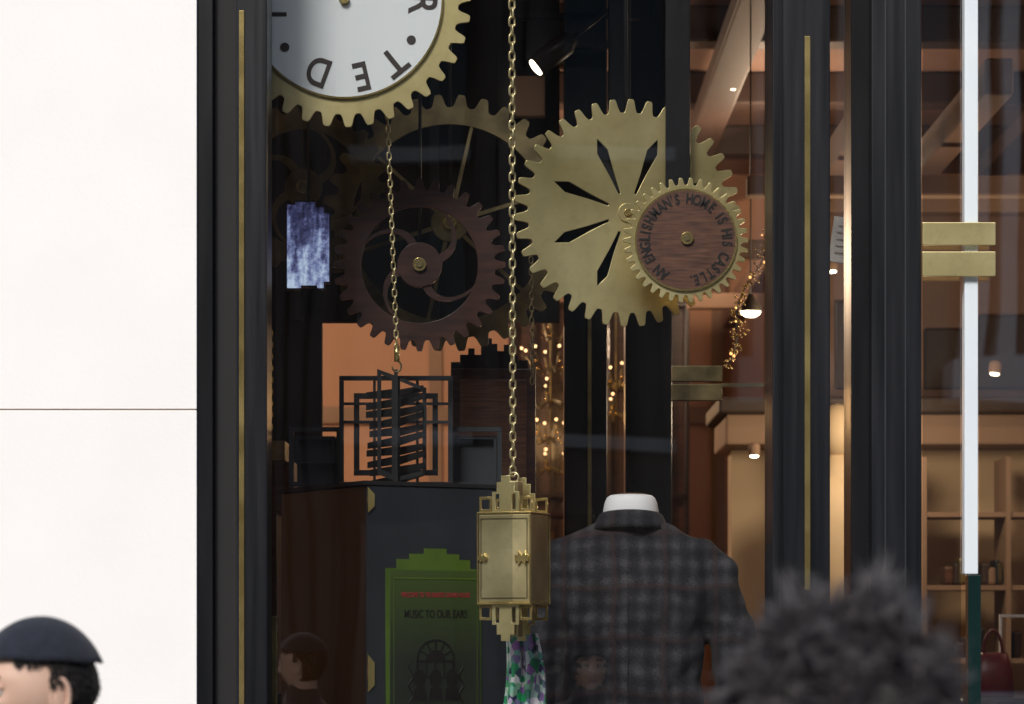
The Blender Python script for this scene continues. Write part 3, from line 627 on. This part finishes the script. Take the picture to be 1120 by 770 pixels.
# ------------------------------------------------------------------ lamps and interior dressing
def point(name,loc,W,c=(1.0,0.70,0.46),r=0.12):
    l=bpy.data.lights.new(name,'POINT'); l.energy=W; l.color=c; l.shadow_soft_size=r
    o=bpy.data.objects.new(name,l); COL.objects.link(o); o.location=loc; return o
def spot_lamp(px,py,D,tilt=0.5,em='hot',r=0.045,short=False):
    G=group('ceiling_spotlight',(X(px,D),Y(D),Z(py,D)),rx=0,ry=tilt)
    h=.04 if short else .12
    loft('housing',[ell(0,0,z,a,a,20) for z,a in ((0.0,r),(0.002,r*1.1),(h,r*1.1),(h*1.3,r*.6))],'tan' if short else 'lamp_black',G)
    V=[];Fc=[]; sphere_vf(V,Fc,(0,0,-0.004),r*0.85,14,8,(1,1,.35)); mesh('lens',V,Fc,em,G,True)
    if not short: tubes('stem',[[(0,0,.15),(0,0,.30)]],0.008,'lamp_black',G)
    return G
spot_lamp(587,73,9.6,0.9,r=0.036); spot_lamp(825,498,12.0,0,r=0.022,short=True); spot_lamp(1088,408,12.0,0.1,r=0.024,short=True); spot_lamp(910,296,12.0,0,r=0.022,short=True)
spot_lamp(800,95,13.5,0.2,r=0.03,short=True); spot_lamp(640,500,14,0.2,r=0.035)
tr_=group('track_lighting_rig'); boxes('bars',[(X(560,9.8),X(700,9.8),Y(9.8),Y(9.8)+.04,Z(20,9.8),Z(14,9.8)),(X(575,9.8),X(612,9.8),Y(9.8),Y(9.8)+.15,Z(64,9.8),Z(22,9.8)),(X(590,9.7),X(665,9.7),Y(9.7),Y(9.7)+.05,Z(52,9.7),Z(44,9.7))],'slate',tr_)
bw=group('brown_ceiling_panel'); boxes('panels',[(X(612,9.9),X(664,9.9),1.85,1.90,Z(76,9.9),Z(6,9.9)),(X(560,9.95),X(596,9.95),1.88,1.93,Z(128,9.9),Z(84,9.9))],'tan',bw,0.004)
D=11.5; G=group('pendant_lamp',(X(821,D),Y(D),Z(341,D)))
loft('shade',[ell(0,0,z,a,a,28) for z,a in ((0.0,.045),(.015,.044),(.05,.02),(.07,.01))],'brass_old',G,cap=False)
V=[];Fc=[]; sphere_vf(V,Fc,(0,0,0.0),.040,16,10,(1,1,.55)); mesh('bulb',V,Fc,'hot',G,True)
tubes('cord',[[(0,0,.06),(0,0,1.6)]],0.003,'lamp_black',G)
D=9.9; V=[];Fc=[];V2=[];F2=[]
for i in range(200):
    f=random.random(); px=838-46*f+6*math.sin(f*9)+random.gauss(0,2.5+3*math.sin(f*7)**2); py=252+150*f+random.gauss(0,3)
    tgt=(V2,F2) if random.random()<0.08 else (V,Fc)
    sphere_vf(*tgt,(X(px,D),Y(D)+random.uniform(-.03,.03),Z(py,D)),random.uniform(.0025,.0055),6,4)
G=group('gold_bead_garland'); mesh('beads',V,Fc,'gold',G,True); mesh('lit_beads',V2,F2,'warm2',G,True)
tubes('wire',[[(X(838-46*f+6*math.sin(f*9),D),Y(D),Z(252+150*f,D)) for f in np.linspace(0,1,14)]],0.002,'lamp_black',G)
def chandelier(px,py,D,R,tiers=3):
    G=group('brass_chandelier',(X(px,D),Y(D),Z(py,D))); paths=[];bl=[];dr=[]
    for t in range(tiers):
        r=R*(1-0.25*t); z=t*0.16; n=11-3*t
        for i in range(n):
            a=2*math.pi*i/n+t; paths.append([(0,0,z-0.05),(r*.5*math.cos(a),r*.5*math.sin(a),z-.09),(r*math.cos(a),r*math.sin(a),z)]); bl.append((r*math.cos(a),r*math.sin(a),z+.03,.006))
            for q in range(2): dr.append((r*math.cos(a+.1*q),r*math.sin(a+.1*q),z-.04-.035*q,.007))
    paths.append([(0,0,-.2),(0,0,1.3)])
    tubes('arms',paths,0.004,'brass_old',G,6); spheres('bulbs',bl,.009,'warm',G,8,6); spheres('crystals',dr,.01,'gold',G,6,4)
    return G
chandelier(604,425,14.0,0.20); chandelier(674,440,15.0,0.16,2); chandelier(602,500,15.5,0.18,2)
sh=group('shop_shelving'); D=15.0
L_=[]
for q in (560,600,640,690,740,790): L_.append((X(575,D),X(700,D),Y(D),Y(D)+.35,Z(q,D)-.02,Z(q,D)))
for p in (575,620,700): L_.append((X(p,D),X(p,D)+.03,Y(D)-.01,Y(D)+.34,0,Z(540,D)))
boxes('frame',L_,'wood_dk',sh)
cols=['tan','wood_md','wood_dk','slatebox','brass_old','beam']
for k in range(26):
    q=random.choice((600,640,690,740)); p=random.uniform(580,690); w_=random.uniform(4,12); h_=random.uniform(8,26)
    pbox('folded_goods',p,p+w_,q-h_,q-.5,D+.05,0.2,random.choice(cols),sh,0.01)
sh=group('shop_shelving'); D=12.0
L_=[]
for q in (560,640,720,800): L_.append((X(1010,D),X(1200,D),Y(D),Y(D)+.3,Z(q,D)-.02,Z(q,D)))
for p in (1008,1100,1200): L_.append((X(p,D),X(p,D)+.02,Y(D)-.01,Y(D)+.29,0,Z(500,D)))
boxes('frame',L_,'tan',sh)
for k in range(14):
    q=random.choice((640,720)); p=random.uniform(1012,1110); w_=random.uniform(4,14); h_=random.uniform(8,36)
    pbox('goods',p,p+w_,q-h_,q-.5,D+.05,0.15,random.choice(cols),sh,0.012)
D=10.5; hb_=group('red_handbag',(X(1086,D),Y(D),Z(735,D)))
loft('bag',[ell(0,0,z,a,b,28,3) for z,a,b in ((-.09,.07,.05),(-.08,.075,.055),(0,.07,.05),(.06,.055,.03),(.07,.05,.01))],'leather_red',hb_)
tubes('handle',[[(0.035*math.cos(t),0,.06+.09*math.sin(t)) for t in np.linspace(0,math.pi,12)]],0.006,'leather_red',hb_)
box('display_table',X(1040,10.5),X(1200,10.5),2.3,2.9,0.0,Z(735,10.5)-.092,'wood_cab',None,0.01)
pf=group('white_picture_frame'); D=10.9
for a in ((1094,1150,672,675),(1094,1096,675.4,800)): pbox('rail',*a,D,0.03,'shirt',pf)
wb=group('white_slanted_sign',(X(929,8.75),Y(8.75),Z(264,8.75)),ry=math.radians(8))
plate('panel',[[(-.055,-.068),(.05,-.068),(.055,-.03),(.02,.068),(-.055,.068)]],0.012,'white_shade',wb)
boxes('lines',[(-.04,.03,-.010,-.0065,z,z+.0015) for z in (-.04,-.02,0,.02,.04)],'tan',wb)
tubes('arm',[[(0.02,.02,0),(0.02,.4,0.1)]],0.008,'lamp_black',wb)
def bust(px,py,D,m):
    G=group('shop_mannequin',(X(px,D),Y(D),Z(py,D)))
    loft('torso',[ell(0,0,z,a,b,24,2.2) for z,a,b in ((-.62,.15,.1),(-.4,.13,.09),(-.2,.17,.11),(-.06,.18,.09),(-.02,.10,.06),(0,.055,.05),(.08,.05,.05))],m,G)
    V=[];Fc=[]; sphere_vf(V,Fc,(0,0,.18),.1,16,10,(.8,.95,1.15)); mesh('head',V,Fc,'cream',G,True)
    tubes('pole',[[(0,0,-.62),(0,0,-Z(py,D)+.02)]],.015,'brass_edge',G)
    loft('foot',[ell(0,0,-Z(py,D)+z,a,a,24) for z,a in ((.002,.15),(.015,.15),(.02,.02))],'brass_edge',G)
bust(916,520,12.0,'cream')
point('shop_lamp',(-1.0,6.6,3.6),175); point('shop_lamp',(1.3,6.2,3.9),42); point('shop_lamp',(3.0,2.8,3.6),34)
point('shop_lamp',(1.5,3.3,2.6),30,(1.0,.76,.5)); point('chandelier_glow',(0.2,7.0,2.9),12,(1.0,.55,.22))

# ------------------------------------------------------------------ people
def head_mesh(name,par,m='skin'):
    V=[];Fc=[];nu,nv=64,48
    def G_(x,z,cx,cz,sx,sz): return math.exp(-((x-cx)/sx)**2-((z-cz)/sz)**2)
    for j in range(nv+1):
        th=math.pi*j/nv
        for i in range(nu):
            ph=2*math.pi*i/nu; dx,dy,dz=math.sin(th)*math.sin(ph),-math.sin(th)*math.cos(ph),math.cos(th)
            x,y,z=dx*0.076,dy*0.096,dz*0.116
            if z<0: 
                f=-z/0.116; x*=1-0.30*f**1.5; 
                if y>0: y*=1-0.45*f
                else: y*=1-0.06*f
            if y<0:
                y-=0.024*G_(x,z,0,-0.032,.012,.016)*1+0.010*G_(x,z,0,-0.008,.008,.022)
                y-=0.006*G_(x,z,0,0.018,.05,.010)
                for sg_ in (-1,1): y+=0.011*G_(x,z,sg_*.031,-0.002,.016,.012); y-=0.004*G_(x,z,sg_*.04,-.03,.02,.015)
                y-=0.007*G_(x,z,0,-.060,.02,.006)+0.006*G_(x,z,0,-.070,.018,.005)
                y-=0.009*G_(x,z,0,-.100,.022,.014)
            V.append((x,y,z))
    for j in range(nv):
        for i in range(nu): Fc.append((j*nu+i,(j+1)*nu+i,(j+1)*nu+(i+1)%nu,j*nu+(i+1)%nu))
    mesh(name,V,Fc,m,par,True)
    spheres('eyes',[(sg_*.031,-.079,-.002,.012) for sg_ in (-1,1)],.012,'eye',par,16,10)
    spheres('irises',[(sg_*.031,-.0885,-.002,.0045) for sg_ in (-1,1)],.0045,'iris',par,12,8)
    spheres('eyelids',[(sg_*.031,-.080,.003,.0130) for sg_ in (-1,1)],.0130,m,par,16,10,(1.15,.96,.72))
    spheres('lips',[(0,-.094,-.062,.010),(0,-.093,-.070,.010)],.01,'lip',par,16,8,(2.1,.6,.4))
    for sg_ in (-1,1):
        tubes('eyebrow',[[(sg_*(.014+.03*f),-.097+.014*f*f,.020+.005*math.sin(f*3)) for f in np.linspace(0,1,6)]],0.0028,'hair2',par,6)
        E=[(sg_*(.076+.007*math.cos(t)*0.4),.010+.015*math.cos(t)+.004,-.012+.030*math.sin(t)*(1.0 if math.sin(t)>0 else .9)) for t in np.linspace(0,2*math.pi,17)[:-1]]
        tubes('ear_rim',[E],0.0042,m,par,8,True)
        spheres('ear_shell',[(sg_*.075,.014,-.012,.013)],.013,m,par,12,8,(.35,1,2.0))
        spheres('ear_lobe',[(sg_*.073,.004,-.040,.007)],.007,m,par,10,6)
def body(name,par,neck_z,coat='coat'):
    k=neck_z/1.50
    J={'pel':(0,0,.95,.15,.11),'sp1':(0,.0,1.12,.145,.105),'sp2':(0,.01,1.30,.17,.11),'ch':(0,.01,1.42,.12,.085),'nk':(0,0,1.49,.062,.062),'nk2':(0,-.005,1.58,.055,.058)}
    E=[('pel','sp1'),('sp1','sp2'),('sp2','ch'),('ch','nk'),('nk','nk2')]
    for sg_,t in ((-1,'l'),(1,'r')):
        J['sh'+t]=(sg_*.185,.01,1.40,.065,.065);J['el'+t]=(sg_*.235,.03,1.11,.048,.048);J['wr'+t]=(sg_*.25,-.03,.87,.033,.033)
        J['hp'+t]=(sg_*.095,0,.88,.095,.10);J['kn'+t]=(sg_*.105,-.01,.50,.062,.065);J['an'+t]=(sg_*.11,.02,.10,.045,.05)
        E+=[('ch','sh'+t),('sh'+t,'el'+t),('el'+t,'wr'+t),('pel','hp'+t),('hp'+t,'kn'+t),('kn'+t,'an'+t)]
    names=list(J); me=bpy.data.meshes.new(name); me.from_pydata([(J[n][0]*k,J[n][1]*k,J[n][2]*k) for n in names],[(names.index(a),names.index(b)) for a,b in E],[])
    ob=bpy.data.objects.new(name,me); COL.objects.link(ob); ob.parent=par; me.materials.append(M[coat])
    sk=ob.modifiers.new('skin','SKIN'); sv=me.skin_vertices[0].data
    for i,n in enumerate(names): sv[i].radius=(J[n][3]*k,J[n][4]*k); sv[i].use_root=(n=='pel')
    sk.use_smooth_shade=True; ss=ob.modifiers.new('sub','SUBSURF'); ss.levels=2; ss.render_levels=2
    for sg_ in (-1,1):
        spheres('palm',[(sg_*.252*k,-.045*k,.815*k,.042)],.042,'skin',par,16,10,(.42,.85,1.05))
        for f in range(4):
            ln_=(.062,.072,.068,.052)[f]; y=-.078+.021*f
            b=(sg_*.252*k,(y)*k+.0,.785*k)
            tubes('finger',[[b,(b[0]-sg_*.004,b[1],b[2]-ln_*.45),(b[0]-sg_*.014,b[1]-.002,b[2]-ln_*.8),(b[0]-sg_*.026,b[1]-.003,b[2]-ln_)]],[.009,.0088,.008,.006],'skin',par,8)
        tubes('thumb',[[(sg_*.25*k,-.075*k,.825*k),(sg_*.243*k,-.10*k,.80*k),(sg_*.238*k,-.108*k,.765*k)]],[.011,.010,.007],'skin',par,8)
        loft('shoe',[[(sg_*.11*k+a*math.cos(t),-.045+b*math.sin(t)*(1.0),z) for t in np.linspace(0,2*math.pi,25)[:-1]] for z,a,b in ((.002,.045,.135),(.02,.048,.138),(.05,.043,.12),(.085,.036,.07))],'shoe',par)
    loft('collar',[ell(0,0,z*k,a,b,28) for z,a,b in ((1.44,.10,.09),(1.48,.082,.078),(1.525,.070,.072),(1.53,.062,.064))],coat,par)
    tubes('neck',[[(0,.012,1.46*k),(0,.008,1.54*k),(0,0.0,1.62*k)]],[.056,.054,.054],'skin',par,20)
def hair(name,par,m,n,region,ln_,rad,curl,clump=1,spread=0.07,wild=0.45):
    V=[];Fc=[];c=0
    while c<n:
        u0=Vector((random.gauss(0,1),random.gauss(0,1),random.gauss(0,1))).normalized()
        if not region(u0): continue
        c+=1
        d0=(u0+Vector((random.gauss(0,wild),random.gauss(0,wild),random.gauss(0,wild)-(1.6 if wild<.3 else 0)))).normalized()
        ax0=Vector((random.gauss(0,1),random.gauss(0,1),random.gauss(0,1))).normalized(); L0=ln_*random.uniform(.65,1.25)*(noise.noise(u0*3.0)*0.5+1.0); cu0=curl*random.uniform(.7,1.2)
        for s_ in range(clump):
            u=(u0+Vector((random.gauss(0,spread),random.gauss(0,spread),random.gauss(0,spread)))).normalized() if clump>1 else u0
            p=Vector((u.x*.078,u.y*.097,u.z*.118))
            if p.z<0: 
                f=-p.z/.116; p.x*=1-.3*f**1.5
                if p.y>0: p.y*=1-.45*f
            d=(d0+Vector((random.gauss(0,.12),random.gauss(0,.12),random.gauss(0,.12)))).normalized(); ax=ax0; pts=[p.copy()]; L1=L0*random.uniform(.85,1.1)
            for q in range(6):
                d=(Matrix.Rotation(cu0,3,ax)@d)+u*(0.10 if wild>.3 else 0); d.normalize(); d.z-=.05; pts.append(pts[-1]+d*L1/6)
            tube(V,Fc,pts,[rad,rad*1.1,rad,rad,rad*.9,rad*.7,rad*.3],3)
    return mesh(name,V,Fc,m,par,True)
D=3.0; pm=group('curly_haired_man',(X(922,D),Y(D),0),rz=math.radians(180-8)); top=Z(652,D)
hz=top-0.040-0.122
hdn=group('head_group',(0,0,hz)); hdn.parent=pm; hdn.scale=(1.10,1.08,1.04)
head_mesh('head',hdn); body('clothed_body',pm,hz-0.135)
hair('curly_hair',hdn,'hair',900,lambda u:(u.z>-0.25 and (u.y>-0.45 or u.z>0.55)) or (u.y>0.25 and u.z>-0.62),0.064,0.0016,0.85,clump=11,spread=0.06)
sph=loft('scalp',[ [(a*math.cos(t),b*math.sin(t)+.006,z) for t in np.linspace(0,2*math.pi,33)[:-1]] for z,a,b in ((-.04,.079,.09),(0.0,.082,.099),(.05,.079,.095),(.09,.055,.07),(.118,.02,.025))],'hair2',hdn)
D=5.0; pc=group('man_in_dark_cap',(X(44,D),Y(D),0),rz=math.radians(-66)); top=Z(675,D)
hz=top-0.006-0.116
hdn=group('head_group',(0,0,hz)); hdn.parent=pc
head_mesh('head',hdn); body('clothed_body',pc,hz-0.135)
hair('short_hair',hdn,'hair2',9000,lambda u:(u.z>0.36 and u.y>-0.60) or (u.y>0.12 and u.z>-0.55 and not(abs(u.x)>.8 and u.z<0.15 and u.y<.40)) or (abs(u.x)>.7 and u.y>-.05 and u.z>.05),0.009,0.0013,0.03,wild=0.08)
rings=[]
for f in np.linspace(0,1,14):
    th=math.radians(3+64*f); rings.append([(0.0890*math.sin(th)*math.sin(p),0.114*math.sin(th)*math.cos(p)+0.004,0.124*math.cos(th)+0.0012*math.sin(p*7+f*4)*f-0.004*f*math.cos(p)) for p in np.linspace(0,2*math.pi,57)[:-1]])
inner=[[(x*.97,y*.97,z*.985-.001) for x,y,z in r] for r in reversed(rings)]
loft('felt_cap',rings+inner,'cap',hdn)

# ------------------------------------------------------------------ light & camera
el=math.radians(40); az=math.radians(200)
w=bpy.data.worlds.new('World'); scene.world=w; w.use_nodes=True; N,L=w.node_tree.nodes,w.node_tree.links
bgn=N['Background']; sk=N.new('ShaderNodeTexSky'); sk.sky_type='NISHITA'; sk.sun_disc=False; sk.sun_elevation=el; sk.sun_rotation=az; sk.dust_density=3.0; sk.air_density=1.0; sk.ozone_density=1.0
L.new(sk.outputs[0],bgn.inputs[0]); bgn.inputs[1].default_value=0.15
sun=bpy.data.lights.new('sun','SUN'); sun.energy=2.7; sun.angle=math.radians(16); sun.color=(1.0,0.97,0.93)
so_=bpy.data.objects.new('sun',sun); COL.objects.link(so_)
sd=Vector((math.sin(az)*math.cos(el),math.cos(az)*math.cos(el),math.sin(el)))
so_.rotation_euler=sd.to_track_quat('Z','Y').to_euler(); so_.location=(-5,-12,12)
cam=bpy.data.cameras.new('camera'); co=bpy.data.objects.new('camera',cam); COL.objects.link(co); scene.camera=co
co.location=(0,-8,EYE); co.rotation_euler=(math.pi/2,0,0); cam.sensor_width=36; cam.lens=36*F/1120; cam.shift_y=315/1120
cam.clip_end=500; cam.clip_start=0.05; cam.dof.use_dof=True; cam.dof.focus_distance=8.4; cam.dof.aperture_fstop=5.0
scene.view_settings.view_transform='Standard'; scene.view_settings.look='None'; scene.view_settings.exposure=0
